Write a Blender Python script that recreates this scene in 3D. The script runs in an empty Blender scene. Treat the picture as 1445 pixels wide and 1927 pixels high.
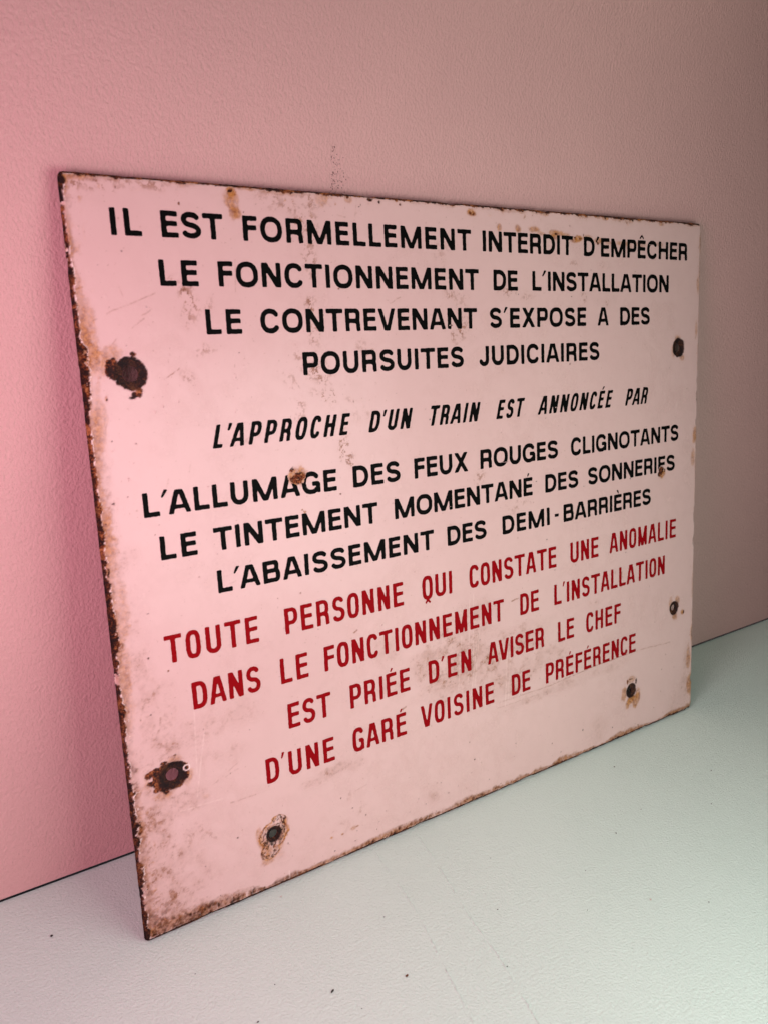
import bpy, math, random
import numpy as np
from mathutils import Matrix, Vector
from mathutils.geometry import tessellate_polygon

S = bpy.context.scene
COL = S.collection
rng = np.random.default_rng(7)
random.seed(7)

# ------------------------------------------------------------------ camera
LEAN = 0.16144295580947354            # the plate leans back by 9.3 degrees
WALL_Y = 0.09092861007710777          # plane of the wall; the foot of the plate is y = 0
CAM = (-0.12376020717199407, -0.444007637909227, 0.463842933384244)
ROT = ((0.8297651911833888, 0.1406810175233247, -0.5400912689620121),
       (-0.5565453448471275, 0.2810400101189174, -0.7818400039914501),
       (0.04179720839226532, 0.9493289019201728, 0.31149258313746847))
cd = bpy.data.cameras.new('camera')
cam = bpy.data.objects.new('camera', cd)
COL.objects.link(cam)
cam.matrix_world = Matrix.Translation(CAM) @ Matrix(ROT).to_4x4()
cd.sensor_fit = 'VERTICAL'
cd.sensor_height = 36.0
cd.lens = 28.502
cd.clip_start = 0.01
cd.clip_end = 50
cd.dof.use_dof = True
cd.dof.focus_distance = 0.66
cd.dof.aperture_fstop = 11.0
S.camera = cam

# ------------------------------------------------------------------ light
w = bpy.data.worlds.new('World'); S.world = w; w.use_nodes = True
bg = w.node_tree.nodes['Background']
bg.inputs[0].default_value = (0.9, 0.9, 1.0, 1)
bg.inputs[1].default_value = 0.015


def area(name, loc, target, size, power, color):
    d = bpy.data.lights.new(name, 'AREA'); d.shape = 'RECTANGLE'
    d.size, d.size_y = size; d.energy = power; d.color = color
    o = bpy.data.objects.new(name, d); COL.objects.link(o)
    o.location = loc
    o.rotation_euler = (Vector(target) - Vector(loc)).to_track_quat('-Z', 'Y').to_euler()
    return o


area('warm_lamp', (-0.22, -0.27, 0.43), (0.2, 0.0, 0.15), (0.26, 0.26), 1.55, (1.0, 0.48, 0.67))
area('cool_lamp', (0.30, -0.45, 0.30), (0.2, 0.0, 0.15), (0.42, 0.36), 1.66, (0.95, 1.0, 0.96))
area('pink_fill_low', (-0.50, -0.42, 0.10), (0.0, 0.05, 0.10), (0.25, 0.15), 0.50, (1.0, 0.18, 0.55))  # added fill: tints the lower left wall and sign corner magenta
area('fill_above', (0.35, -0.04, 1.0), (0.70, 0.05, 0.3), (0.3, 0.10), 0.76, (1.0, 0.96, 0.84))  # added overhead fill, only to brighten the upper right of the wall
area('high_fill_left', (-2.2, -0.38, 3.0), (0.3, -0.1, 0.1), (0.8, 0.8), 16.0, (0.92, 1.0, 0.95))  # weak grazing fill, added to raise the floor and right-hand wall

S.view_settings.view_transform = 'Standard'
S.view_settings.look = 'None'
S.view_settings.exposure = 0.15
S.view_settings.gamma = 1.0


# ------------------------------------------------------------------ helpers
def link(name, verts, faces, mat, parent=None, smooth=False):
    me = bpy.data.meshes.new(name)
    me.from_pydata([tuple(v) for v in verts], [], [tuple(f) for f in faces])
    me.update()
    if smooth:
        me.polygons.foreach_set('use_smooth', [True] * len(me.polygons))
    me.materials.append(mat)
    o = bpy.data.objects.new(name, me); COL.objects.link(o)
    if parent: o.parent = parent
    return o


def sstep(a, b, x):
    t = np.clip((x - a) / (b - a), 0, 1)
    return t * t * (3 - 2 * t)


_lat = {}


def vnoise(x, y, scale, seed):
    """smooth value noise in -1..1 at the points x, y (mm), cell size = scale"""
    key = seed
    if key not in _lat:
        _lat[key] = np.random.default_rng(1000 + seed).uniform(-1, 1, (256, 256)).astype(np.float32)
    g = _lat[key]
    u = x / scale + 500.37; v = y / scale + 500.73
    iu = np.floor(u).astype(np.int32); iv = np.floor(v).astype(np.int32)
    fu = (u - iu); fv = (v - iv)
    fu = fu * fu * (3 - 2 * fu); fv = fv * fv * (3 - 2 * fv)
    a = g[iv & 255, iu & 255]; b = g[iv & 255, (iu + 1) & 255]
    c = g[(iv + 1) & 255, iu & 255]; d = g[(iv + 1) & 255, (iu + 1) & 255]
    return (a * (1 - fu) + b * fu) * (1 - fv) + (c * (1 - fu) + d * fu) * fv


def fbm(x, y, scale, seed, octv=4, gain=0.55):
    s = 0; amp = 1; tot = 0
    for k in range(octv):
        s = s + amp * vnoise(x, y, scale / 2 ** k, seed + 17 * k)
        tot += amp; amp *= gain
    return s / tot * 1.6


def contours(F, x0, y0, h):
    """closed iso-loops of F at 0 (inside: F > 0) on a regular grid F[j, i]; inside is on the left"""
    ins = F > 0
    c = ins[:-1, :-1].astype(int) + 2 * ins[:-1, 1:] + 4 * ins[1:, 1:] + 8 * ins[1:, :-1]
    nxt = {}
    pos = {}

    def pt(j, i, e):        # edge id -> key and position
        if e == 0: a, b = (j, i), (j, i + 1)
        elif e == 1: a, b = (j, i + 1), (j + 1, i + 1)
        elif e == 2: a, b = (j + 1, i), (j + 1, i + 1)
        else: a, b = (j, i), (j + 1, i)
        k = (a, b)
        if k not in pos:
            fa, fb = F[a], F[b]
            t = fa / (fa - fb)
            pos[k] = (x0 + h * (a[1] + t * (b[1] - a[1])), y0 + h * (a[0] + t * (b[0] - a[0])))
        return k
    T = {1: [(0, 3)], 2: [(1, 0)], 3: [(1, 3)], 4: [(2, 1)], 5: [(0, 3), (2, 1)], 6: [(2, 0)], 7: [(2, 3)],
         8: [(3, 2)], 9: [(0, 2)], 10: [(3, 2), (1, 0)], 11: [(1, 2)], 12: [(3, 1)], 13: [(0, 1)], 14: [(3, 0)]}
    js, is_ = np.nonzero((c > 0) & (c < 15))
    for j, i in zip(js.tolist(), is_.tolist()):
        for a, b in T[int(c[j, i])]:
            nxt[pt(j, i, a)] = pt(j, i, b)
    loops = []
    while nxt:
        k0 = next(iter(nxt)); k = k0; L = []
        while k in nxt:
            L.append(pos[k]); k = nxt.pop(k)
        if len(L) >= 4: loops.append(L)
    return loops


# ------------------------------------------------------------------ materials
def new_mat(name):
    m = bpy.data.materials.new(name); m.use_nodes = True
    nt = m.node_tree
    return m, nt, nt.nodes['Principled BSDF']


def N(nt, typ, **kw):
    n = nt.nodes.new(typ)
    for k, v in kw.items(): setattr(n, k, v)
    return n


def noise(nt, vec, scale, detail=4, rough=0.55, dist=0.0):
    n = N(nt, 'ShaderNodeTexNoise')
    n.inputs['Scale'].default_value = scale
    n.inputs['Detail'].default_value = detail
    n.inputs['Roughness'].default_value = rough
    n.inputs['Distortion'].default_value = dist
    if vec is not None: nt.links.new(vec, n.inputs['Vector'])
    return n.outputs[0]


def ramp(nt, fac, stops):
    r = N(nt, 'ShaderNodeValToRGB')
    el = r.color_ramp.elements
    while len(el) < len(stops): el.new(0.5)
    for e, (p, c) in zip(el, stops):
        e.position = p
        e.color = c if len(c) == 4 else (*c, 1)
    nt.links.new(fac, r.inputs[0])
    return r.outputs[0]


def mix(nt, fac, a, b, mode='MIX'):
    m = N(nt, 'ShaderNodeMix', data_type='RGBA', blend_type=mode)
    for sock, v in ((m.inputs[0], fac), (m.inputs[6], a), (m.inputs[7], b)):
        if isinstance(v, bpy.types.NodeSocket): nt.links.new(v, sock)
        elif isinstance(v, tuple): sock.default_value = (*v, 1) if len(v) == 3 else v
        else: sock.default_value = v
    return m.outputs[2]


def math_(nt, op, a, b=None, c=None, clamp=False):
    m = N(nt, 'ShaderNodeMath', operation=op); m.use_clamp = clamp
    for i, v in enumerate((a, b, c)):
        if v is None: continue
        if isinstance(v, bpy.types.NodeSocket): nt.links.new(v, m.inputs[i])
        else: m.inputs[i].default_value = v
    return m.outputs[0]


def bump(nt, h, strength, dist, normal=None):
    b = N(nt, 'ShaderNodeBump')
    b.inputs['Strength'].default_value = strength
    b.inputs['Distance'].default_value = dist
    nt.links.new(h, b.inputs['Height'])
    if normal is not None: nt.links.new(normal, b.inputs['Normal'])
    return b.outputs[0]


def objvec(nt, scale=None):
    t = N(nt, 'ShaderNodeTexCoord').outputs['Object']
    if scale:
        mp = N(nt, 'ShaderNodeMapping'); mp.inputs['Scale'].default_value = scale
        nt.links.new(t, mp.inputs[0]); t = mp.outputs[0]
    return t


def paint_mat(name, c1, c2, rough, fine, b1, b2, marks=None):
    """roller-applied paint: small irregular stipple, a few broad lumps, faint blotches"""
    m, nt, p = new_mat(name)
    v = objvec(nt)
    blot = noise(nt, v, 5, 4, 0.6)
    col = ramp(nt, blot, [(0.35, c1), (0.65, c2)])
    dust = noise(nt, v, 420, 2, 0.7)
    col = mix(nt, ramp(nt, dust, [(0.28, (0.5, 0.5, 0.5)), (0.34, (0, 0, 0))]), col, tuple(x * 0.75 for x in c1))
    nt.links.new(col, p.inputs['Base Color'])
    st = noise(nt, objvec(nt, fine), 520, 4, 0.65, 0.15)
    st = ramp(nt, st, [(0.30, (0, 0, 0)), (0.70, (1, 1, 1))])
    lump = noise(nt, v, 120, 4, 0.6, 0.3)
    n1 = bump(nt, lump, b2, 0.002)
    n2 = bump(nt, st, b1, 0.0006, n1)
    nt.links.new(n2, p.inputs['Normal'])
    nt.links.new(math_(nt, 'MULTIPLY_ADD', st, 0.12, rough), p.inputs['Roughness'])
    return m, nt, p


MAT_WALL, _, _ = paint_mat('wall_paint', (0.70, 0.44, 0.395), (0.735, 0.465, 0.415), 0.48, (1, 1, 0.75), 0.80, 0.15)
MAT_FLOOR, _, _ = paint_mat('floor_paint', (0.61, 0.765, 0.68), (0.64, 0.795, 0.71), 0.42, (1, 1, 1), 0.70, 0.14)


def rust_color(nt, v):
    big = noise(nt, v, 140, 5, 0.7, 0.6)
    fine = noise(nt, v, 900, 3, 0.7)
    f = math_(nt, 'ADD', math_(nt, 'MULTIPLY', big, 0.65), math_(nt, 'MULTIPLY', fine, 0.35))
    return ramp(nt, f, [(0.36, (0.008, 0.002, 0.0015)), (0.48, (0.035, 0.008, 0.004)),
                        (0.54, (0.20, 0.048, 0.012)), (0.62, (0.52, 0.21, 0.07))]), f


def plate_mat():
    m, nt, p = new_mat('enamel_and_rust')
    v = objvec(nt)
    at = N(nt, 'ShaderNodeAttribute', attribute_name='wear')      # R bare, G rust stain, B dirt
    sp = N(nt, 'ShaderNodeSeparateColor'); nt.links.new(at.outputs['Color'], sp.inputs[0])
    bare, stain, dirt = sp.outputs
    pale = at.outputs['Alpha']
    e = ramp(nt, noise(nt, v, 9, 3, 0.5), [(0.3, (0.735, 0.525, 0.475)), (0.7, (0.765, 0.555, 0.50))])
    # fine specks in the glaze
    spk = ramp(nt, noise(nt, v, 700, 2, 0.6), [(0.22, (1, 1, 1)), (0.27, (0, 0, 0))])
    e = mix(nt, math_(nt, 'MULTIPLY', spk, 0.35), e, (0.30, 0.16, 0.12))
    dn = noise(nt, v, 330, 5, 0.75, 0.5)
    dcol = ramp(nt, dn, [(0.35, (0.21, 0.080, 0.040)), (0.65, (0.45, 0.24, 0.15))])
    e = mix(nt, dirt, e, dcol)
    scol = ramp(nt, dn, [(0.35, (0.19, 0.045, 0.008)), (0.6, (0.58, 0.26, 0.065))])
    dk = N(nt, 'ShaderNodeAttribute', attribute_name='dark_rust').outputs['Fac']
    scol = mix(nt, math_(nt, 'MULTIPLY', dk, 0.75), scol, (0.10, 0.028, 0.010))
    e = mix(nt, stain, e, scol)
    e = mix(nt, pale, e, (0.95, 0.78, 0.70))
    rc, f = rust_color(nt, v)
    dk = N(nt, 'ShaderNodeAttribute', attribute_name='dark_rust').outputs['Fac']
    rc = mix(nt, math_(nt, 'MULTIPLY', dk, 0.94), rc, mix(nt, 0.12, (0.006, 0.002, 0.0015), rc))
    col = mix(nt, bare, e, rc)
    nt.links.new(col, p.inputs['Base Color'])
    p.inputs['Specular IOR Level'].default_value = 0.35
    r = math_(nt, 'MULTIPLY_ADD', bare, 0.5, 0.26)
    r = math_(nt, 'MULTIPLY_ADD', dirt, 0.25, r)
    r = math_(nt, 'MULTIPLY_ADD', stain, 0.2, r, True)
    nt.links.new(r, p.inputs['Roughness'])
    hb = math_(nt, 'MULTIPLY', f, bare)
    b1 = bump(nt, hb, 0.9, 0.0012)
    gl = noise(nt, v, 60, 3, 0.5)
    b2 = bump(nt, gl, 0.05, 0.002, b1)
    nt.links.new(b2, p.inputs['Normal'])
    return m


MAT_PLATE = plate_mat()


def steel_mat():
    m, nt, p = new_mat('rusted_steel')
    v = objvec(nt)
    c, f = rust_color(nt, v)
    nt.links.new(mix(nt, 0.45, c, (0.012, 0.005, 0.004)), p.inputs['Base Color'])
    p.inputs['Roughness'].default_value = 0.8
    nt.links.new(bump(nt, f, 0.8, 0.001), p.inputs['Normal'])
    return m


MAT_STEEL = steel_mat()


def ink_mat(name, c, chip):
    m, nt, p = new_mat(name)
    v = objvec(nt)
    n = ramp(nt, noise(nt, v, 500, 2, 0.6), [(0.20, (1, 1, 1)), (0.24, (0, 0, 0))])
    col = mix(nt, math_(nt, 'MULTIPLY', n, 0.5), c, chip)
    col = mix(nt, math_(nt, 'MULTIPLY', noise(nt, v, 40, 3, 0.6), 0.25), col, tuple(min(1, x * 1.3) for x in c))
    nt.links.new(col, p.inputs['Base Color'])
    p.inputs['Roughness'].default_value = 0.5
    p.inputs['Specular IOR Level'].default_value = 0.03
    nt.links.new(bump(nt, noise(nt, v, 90, 3, 0.5), 0.06, 0.002), p.inputs['Normal'])
    return m


MAT_BLACK = ink_mat('black_enamel', (0.0035, 0.004, 0.0035), (0.30, 0.18, 0.15))
MAT_RED = ink_mat('red_enamel', (0.27, 0.003, 0.006), (0.55, 0.28, 0.25))

# ------------------------------------------------------------------ wall and floor
def grid_box(name, x0, x1, y0, y1, z0, z1, mat):
    v = [(x, y, z) for z in (z0, z1) for y in (y0, y1) for x in (x0, x1)]
    f = [(0, 2, 3, 1), (4, 5, 7, 6), (0, 1, 5, 4), (2, 6, 7, 3), (0, 4, 6, 2), (1, 3, 7, 5)]
    o = link(name, v, f, mat); o['kind'] = 'structure'
    return o


wall = grid_box('wall', -1.5, 2.6, WALL_Y, WALL_Y + 0.12, 0.0023, 2.2, MAT_WALL)
floor = grid_box('floor', -1.5, 2.6, -1.6, WALL_Y + 0.0002, -0.05, 0.0, MAT_FLOOR)


# ------------------------------------------------------------------ the sign
sign = bpy.data.objects.new('enamel_sign', None); COL.objects.link(sign)
T = 0.003
sign.location = (0, 0, T * math.sin(LEAN) + 0.0002)
sign.rotation_euler = (math.pi / 2 - LEAN, 0, 0)
sign['label'] = 'rusty-edged pink-white enamel railway notice with black and red French lettering, leaning on the pink wall'
sign['category'] = 'sign'

W_, H_ = 600.0, 503.5
HOLES = [  # x, y, hole r, bare ring r, ragged amount
    (30.4, 386.2, 5.0, 10.4, 1.3), (30.8, 115.2, 4.4, 9.6, 1.7), (101.4, 43.4, 3.4, 6.4, 0.8),
    (567.5, 385.8, 4.2, 9.2, 1.0), (567.4, 120.2, 3.2, 7.4, 1.2), (501.2, 47.4, 2.6, 7.6, 1.2)]


def outline(x, y):
    """signed distance to the plate's edge in mm, > 0 inside; chipped a little, most along the right edge"""
    cx, cy = W_ / 2, H_ / 2; r = 4.0
    qx = np.abs(x - cx) - cx + r; qy = np.abs(y - cy) - cy + r
    d = -(np.minimum(np.maximum(qx, qy), 0) + np.hypot(np.maximum(qx, 0), np.maximum(qy, 0)) - r)
    right = sstep(560, 600, x)
    top = sstep(490, 503, y)
    bite = np.maximum(0, fbm(x, y, 14, 3, 3) - 0.35) * (1.1 + 2.6 * right + 0.8 * top)
    return d - 0.18 * fbm(x, y, 6, 5, 3) - bite


def holes_d(x, y):
    d = None
    for k, (hx, hy, r, rr, a) in enumerate(HOLES):
        q = np.hypot(x - hx, y - hy) - r - 0.25 * vnoise(x, y, 3.5, 40 + k)
        d = q if d is None else np.minimum(d, q)
    return d


def seg_d(x, y, x0, y0, x1, y1):
    dx, dy = x1 - x0, y1 - y0
    t = np.clip(((x - x0) * dx + (y - y0) * dy) / (dx * dx + dy * dy), 0, 1)
    return np.hypot(x - x0 - t * dx, y - y0 - t * dy), t


# homography: pixel of the flat photograph -> mm on the plate (used only to note down where each stain is)
def _homog():
    src = [(108, 322), (1320, 422), (1300, 1333), (275, 1778)]; dst = [(0, H_), (W_, H_), (W_, 0), (0, 0)]
    A = []
    for (x, y), (X, Y) in zip(src, dst):
        A += [[x, y, 1, 0, 0, 0, -X * x, -X * y, -X], [0, 0, 0, x, y, 1, -Y * x, -Y * y, -Y]]
    return np.linalg.svd(np.array(A, float))[2][-1].reshape(3, 3)


HM = _homog()


def pm(x, y):
    v = HM @ np.array([x, y, 1.0]); return v[0] / v[2], v[1] / v[2]


# smudges: (photo x, photo y, radius x mm, radius y mm, strength, grain)
SMUDGES = [
    (575, 420, 11, 9, .75, 0), (586, 462, 6, 12, .8, 0), (592, 440, 9, 6, .5, 0), (545, 385, 24, 6, .45, 0), (600, 378, 14, 6, .4, 0),
    (580, 490, 6, 7, .5, 0), (582, 515, 5, 9, .5, 0), (585, 572, 6, 6, .7, 0), (588, 600, 5, 9, .8, 0), (592, 640, 6, 9, .6, 0),
    (562, 668, 4, 7, .6, 0), (596, 700, 11, 8, .85, 0), (618, 716, 8, 5, .5, 0), (545, 715, 7, 6, .6, 0), (590, 740, 6, 5, .4, 0),
    (612, 755, 3.5, 9, .6, 0), (626, 752, 3, 9, .6, 0), (568, 765, 5, 9, .7, 0), (562, 782, 5, 6, .5, 0), (676, 645, 7, 7, .4, 0),
    (690, 660, 9, 5, .45, 0), (670, 775, 14, 10, .35, 0), (650, 840, 5.5, 9, .85, 0), (658, 862, 5, 8, .95, 0), (640, 862, 4, 6, .5, 0),
    (648, 812, 4, 5, .7, 0), (352, 552, 6, 8, .7, 0), (362, 570, 5, 6, .5, 0), (350, 590, 4, 6, .45, 0), (330, 528, 8, 4, .4, 0),
    (395, 572, 4, 5, .4, 0), (375, 578, 3.5, 4, .5, 0), (362, 606, 6, 8, .4, 0), (388, 660, 8, 5, .6, 0), (360, 665, 6, 4, .4, 0),
    (355, 708, 6, 7, .55, 0), (385, 660, 4, 6, .4, 0), (830, 480, 9, 12, .35, 0), (870, 600, 9, 12, .5, 0), (862, 630, 9, 10, .6, 0),
    (845, 555, 8, 8, .45, 0), (866, 570, 6, 9, .5, 0), (1096, 564, 6.5, 6, .8, 0), (1127, 566, 4.5, 4.5, .4, 0), (1138, 566, 5, 5, .5, 0),
    (1076, 500, 6, 5, .4, 0), (1128, 498, 5, 5, .6, 0), (956, 550, 12, 5, .5, 0), (992, 562, 14, 6, .3, 0), (940, 690, 9, 8, .3, 0),
    (975, 950, 14, 5, .7, 0), (965, 965, 12, 5, .4, 0), (900, 905, 8, 6, .5, 0), (905, 895, 6, 6, .5, 0), (1115, 1140, 10, 5, .45, 0),
    (1165, 1087, 8, 8, .55, 0), (855, 1000, 9, 9, .25, 0), (450, 870, 7, 4, .3, 0), (470, 830, 5, 5, .35, 0), (475, 815, 8, 5, .3, 0),
    # large worn patch in the lower middle
    (900, 1150, 26, 12, .45, 1), (860, 1215, 34, 22, .62, 1), (900, 1255, 40, 18, .75, 1), (840, 1290, 28, 16, .65, 1), (950, 1290, 34, 12, .68, 1),
    (980, 1200, 34, 14, .45, 1), (1020, 1240, 34, 12, .45, 1), (800, 1250, 18, 16, .45, 1), (730, 1225, 14, 12, .35, 1), (740, 1290, 14, 12, .3, 1),
    (1060, 1290, 40, 7, .4, 1), (1150, 1255, 26, 6, .3, 1), (990, 1320, 30, 5, .4, 1),
    (640, 1446, 14, 5, .7, 1), (612, 1462, 12, 6, .55, 1), (670, 1440, 10, 5, .45, 1), (585, 1475, 10, 5, .35, 1), (655, 1500, 5, 7, .35, 0),
    (680, 1525, 4, 7, .35, 0), (812, 1492, 12, 10, .14, 1), (650, 1560, 12, 8, .3, 0), (820, 1500, 6, 6, .25, 1),
    # lower left corner and round the lower left hole
    (300, 1420, 20, 16, .45, 1), (355, 1400, 24, 14, .32, 1), (300, 1500, 18, 14, .62, 1), (340, 1510, 18, 8, .5, 1), (285, 1540, 12, 16, .6, 1),
    (290, 1590, 14, 20, .66, 1), (300, 1640, 16, 22, .7, 1), (320, 1690, 20, 16, .7, 1), (290, 1720, 16, 14, .85, 1), (345, 1720, 20, 8, .75, 1),
    (360, 1590, 12, 14, .28, 1), (380, 1660, 14, 14, .3, 1), (430, 1350, 26, 12, .22, 1), (300, 1340, 16, 20, .32, 1), (420, 1425, 16, 10, .25, 1),
    (270, 1300, 10, 26, .4, 1), (255, 1240, 8, 22, .35, 1), (365, 1570, 10, 9, .3, 0), (400, 1575, 5, 5, .3, 0), (345, 1530, 14, 4, .5, 1),
    (215, 1080, 6, 26, .4, 1), (230, 1050, 10, 12, .3, 1), (235, 1140, 9, 12, .2, 1), (255, 1180, 10, 12, .2, 1), (190, 880, 6, 24, .55, 1), (196, 960, 7, 26, .5, 1),
    (150, 345, 26, 5, .55, 0), (255, 347, 22, 5, .55, 0), (215, 338, 14, 3.5, .4, 0), (130, 345, 8, 8, .6, 0), (510, 372, 10, 6, .5, 0), (498, 362, 10, 5, .4, 0),
    (1240, 1385, 30, 5, .45, 1), (1180, 1395, 30, 5, .4, 1), (1270, 1320, 12, 22, .28, 1), (1120, 1375, 20, 14, .16, 1), (1285, 1300, 8, 20, .45, 1),
    (1290, 1240, 5, 22, .35, 1), (1260, 1350, 26, 8, .35, 1), (1000, 640, 8, 8, .1, 0),
]
# scratches: (x0, y0, x1, y1 in photo px, half width mm, strength, pale?)
SCRATCH = [
    (202, 592, 297, 553, .30, .5, 0), (268, 597, 286, 584, .28, .5, 0), (249, 619, 272, 602, .28, .45, 0), (176, 606, 185, 601, .25, .4, 0),
    (208, 655, 220, 640, .3, .4, 0), (310, 717, 338, 696, .28, .7, 0), (552, 713, 565, 733, .26, 1., 0), (443, 490, 444, 551, .25, .4, 0),
    (232, 560, 222, 536, .2, .3, 0), (668, 405, 677, 397, .3, .3, 0), (672, 370, 668, 410, .2, .35, 0), (635, 406, 650, 410, .4, .6, 0),
    (734, 572, 753, 562, .3, .5, 0), (144, 548, 156, 543, .5, .8, 0), (303, 1353, 302, 1370, .8, .55, 0), (302, 1370, 294, 1394, .9, .6, 0),
    (433, 1100, 445, 1095, .2, .3, 0), (666, 1192, 672, 1187, .6, .9, 0), (757, 1336, 763, 1332, .8, .9, 0), (962, 1133, 975, 1127, .6, .8, 0),
    (666, 1492, 690, 1478, .3, .3, 0), (505, 1080, 520, 1072, .2, .3, 0), (400, 1478, 450, 1448, .3, .35, 0), (435, 1512, 482, 1497, .5, .45, 0),
    (450, 1435, 405, 1475, .3, .35, 0), (360, 870, 357, 892, .2, .3, 0), (318, 903, 314, 920, .3, .3, 0), (205, 790, 199, 812, .3, .3, 0),
    (1033, 1292, 1110, 1258, .35, .8, 0), (1110, 1258, 1190, 1228, .4, .8, 0), (1190, 1228, 1261, 1209, .3, .6, 0), (940, 1323, 1033, 1292, .45, .55, 0),
    (935, 1334, 1012, 1308, .4, .4, 0), (340, 1528, 420, 1505, .4, .3, 1), (883, 1130, 880, 1290, .22, .4, 1), (900, 1180, 886, 1310, .2, .35, 1),
    (890, 1120, 890, 1250, .2, .3, 1), (955, 1200, 950, 1330, .25, .4, 1), (868, 1200, 862, 1300, .2, .4, 1), (905, 1150, 893, 1290, .2, .3, 1),
    (960, 1230, 955, 1320, .2, .4, 1), (385, 1380, 372, 1500, .3, .35, 1), (366, 1340, 372, 1460, .25, .3, 1), (378, 1720, 377, 1738, .25, .8, 1),
    (410, 1700, 410, 1726, .25, .8, 1), (466, 1678, 466, 1700, .25, .8, 1), (476, 1672, 476, 1690, .25, .8, 1), (438, 1690, 439, 1712, .2, .7, 1),
    (806, 1535, 800, 1552, .3, .8, 1), (817, 1532, 822, 1550, .3, .8, 1), (812, 1535, 815, 1548, .2, .7, 1), (560, 1640, 562, 1655, .25, .7, 1),
    (545, 1640, 547, 1662, .2, .7, 1), (1250, 868, 1262, 850, .2, .3, 0),
]
# rust-coloured stains: (photo x, photo y, rx mm, ry mm, strength)
STAINS = [
    (431, 374, 4, 5.5, .55), (439, 386, 4.2, 7.5, .62), (443, 402, 4.6, 4, .66), (434, 362, 3.2, 3.0, 1.0),
    (887, 402, 5, 3.0, .95), (1138, 412, 4.5, 2.6, .9), (1125, 410, 3, 2, .5), (1243, 424, 5, 2, .6),
    (938, 430, 3.2, 3.5, .7), (973, 433, 3.5, 3.2, .7), (1004, 434, 7, 2.6, .65), (1016, 441, 6, 2.2, .5), (1045, 441, 9, 2.6, .8), (1040, 447, 5, 3, .8),
    (1062, 444, 8, 2.2, .6), (1088, 450, 7, 2.8, .95), (1078, 454, 5, 2, .7), (1104, 448, 7, 2, .5), (1124, 455, 6, 3, .7), (1143, 458, 7, 2, .45),
    (1170, 460, 9, 2.2, .5), (1205, 462, 10, 2.2, .4), (1240, 462, 8, 2, .35), (1182, 466, 5, 4, .3),
    (213, 670, 7, 7, .5), (200, 690, 3, 7, .45), (170, 672, 6, 8, .7), (180, 690, 7, 8, .25), (158, 640, 4, 12, .6), (160, 700, 4, 10, .4),
    (125, 440, 4, 16, .55), (130, 460, 6, 6, .5), (150, 575, 3, 20, .4), (168, 615, 5, 14, .5), (180, 840, 5, 24, .55), (190, 790, 4, 20, .4),
    (205, 1030, 5, 20, .4), (225, 1150, 6, 20, .35), (232, 1260, 5, 26, .45), (238, 1330, 5, 22, .3), (182, 950, 5, 26, .4), (195, 1000, 6, 20, .5),
    (500, 1600, 5, 9, .42), (505, 1622, 7, 3.5, .5), (492, 1590, 3, 7, .5), (530, 1585, 3, 6, .45), (488, 1570, 3, 6, .5), (538, 1560, 2.5, 7, .5),
    (535, 1545, 4, 3, .55), (515, 1610, 8, 7, .25),
    (1187, 1318, 10, 5, .95), (1180, 1326, 4, 5, .7), (1194, 1326, 4, 5, .7), (1173, 1312, 4, 9, .8), (1200, 1310, 4, 10, .7), (1187, 1280, 8, 3.5, .5),
    (1268, 1160, 5, 5, .7), (1261, 1140, 3, 8, .5), (1283, 1153, 3, 3, .85), (1274, 1130, 4, 4, .6), (1273, 640, 5, 5, .6), (1283, 674, 5, 3, .6), (1266, 662, 3, 7, .5),
    (1244, 893, 5.5, 5, .8), (1296, 1290, 5, 14, .8), (1294, 1240, 3.5, 14, .6), (1300, 1190, 3, 10, .5), (1306, 820, 3.5, 9, .7), (1303, 860, 3, 8, .5),
    (1285, 1345, 12, 3.5, .8), (1312, 540, 2.5, 10, .5), (1309, 620, 2, 9, .4), (1292, 1330, 6, 5, .6),
    (607, 378, 5, 5, .35), (612, 372, 2.5, 4.5, .35), (655, 376, 3, 3, .5), (355, 340, 5, 2.5, .6), (135, 330, 10, 3, .7), (460, 353, 9, 2.5, .7), (540, 1255, 1, 1, .0),
    (560, 897, 8, 7.5, .9), (390, 1500, 3, 2, .2), (312, 1495, 8, 4, .5), (330, 1432, 5, 3, .45), (354, 1462, 4, 6, .45), (665, 1560, 4, 2, .5), (645, 1571, 1.6, 1, .8), (624, 1578, 1.4, 1, .8), (673, 1556, 2.6, 1, .7),
]
# small bare chips: (photo x, photo y, rx, ry mm)
CHIPS = [(434, 361, 1.9, 1.5), (258, 745, 4.0, 1.7), (251, 751, 3.0, 1.1), (263, 738, 1.8, 1.8), (655, 371, 1.9, 2.6), (745, 378, 1.2, 1.2), (696, 377, 3.0, 1.6),
         (713, 382, 1.2, 1.2), (752, 387, .9, .9), (884, 402, 1.4, 1.0), (890, 405, 1.2, .7), (330, 1423, 1.7, .8), (284, 1461, 3.6, 2.6), (288, 1477, 3.4, 2.0), (296, 1489, 2.4, 1.6),
         (311, 1438, 2.8, 1.4), (316, 1492, 2.0, 1.2), (296, 1452, 3, 1.6), (353, 1446, 1.6, 1.6), (560, 897, 7.0, 6.0), (552, 889, 2.6, 2.6), (570, 905, 3, 3), (1243, 885, 4.0, 3.4), (1240, 893, 3, 2.6),
         (210, 690, 4, 4.2), (208, 702, 3.4, 3), (218, 712, 3, 2.2), (226, 722, 2.4, 2), (236, 731, 1.5, 1.5), (252, 668, 2, 1.2), (213, 678, 1.6, 1.2), (1090, 451, 1.6, .7), (1045, 442, 1.8, .7), (1081, 449, 1.0, .6),
         (1187, 1279, 3.5, .9), (1180, 1286, 1.0, 2.2), (1196, 1284, 1.0, 2.4), (1138, 412, 1.2, .8), (1285, 1152, .9, 1.4), (1124, 459, 1.0, 1.4)]


def flakes_ring(x, y, cx, cy, rx, ry):
    return np.sqrt(((x - cx) / rx) ** 2 + ((y - cy) / ry) ** 2)


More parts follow.
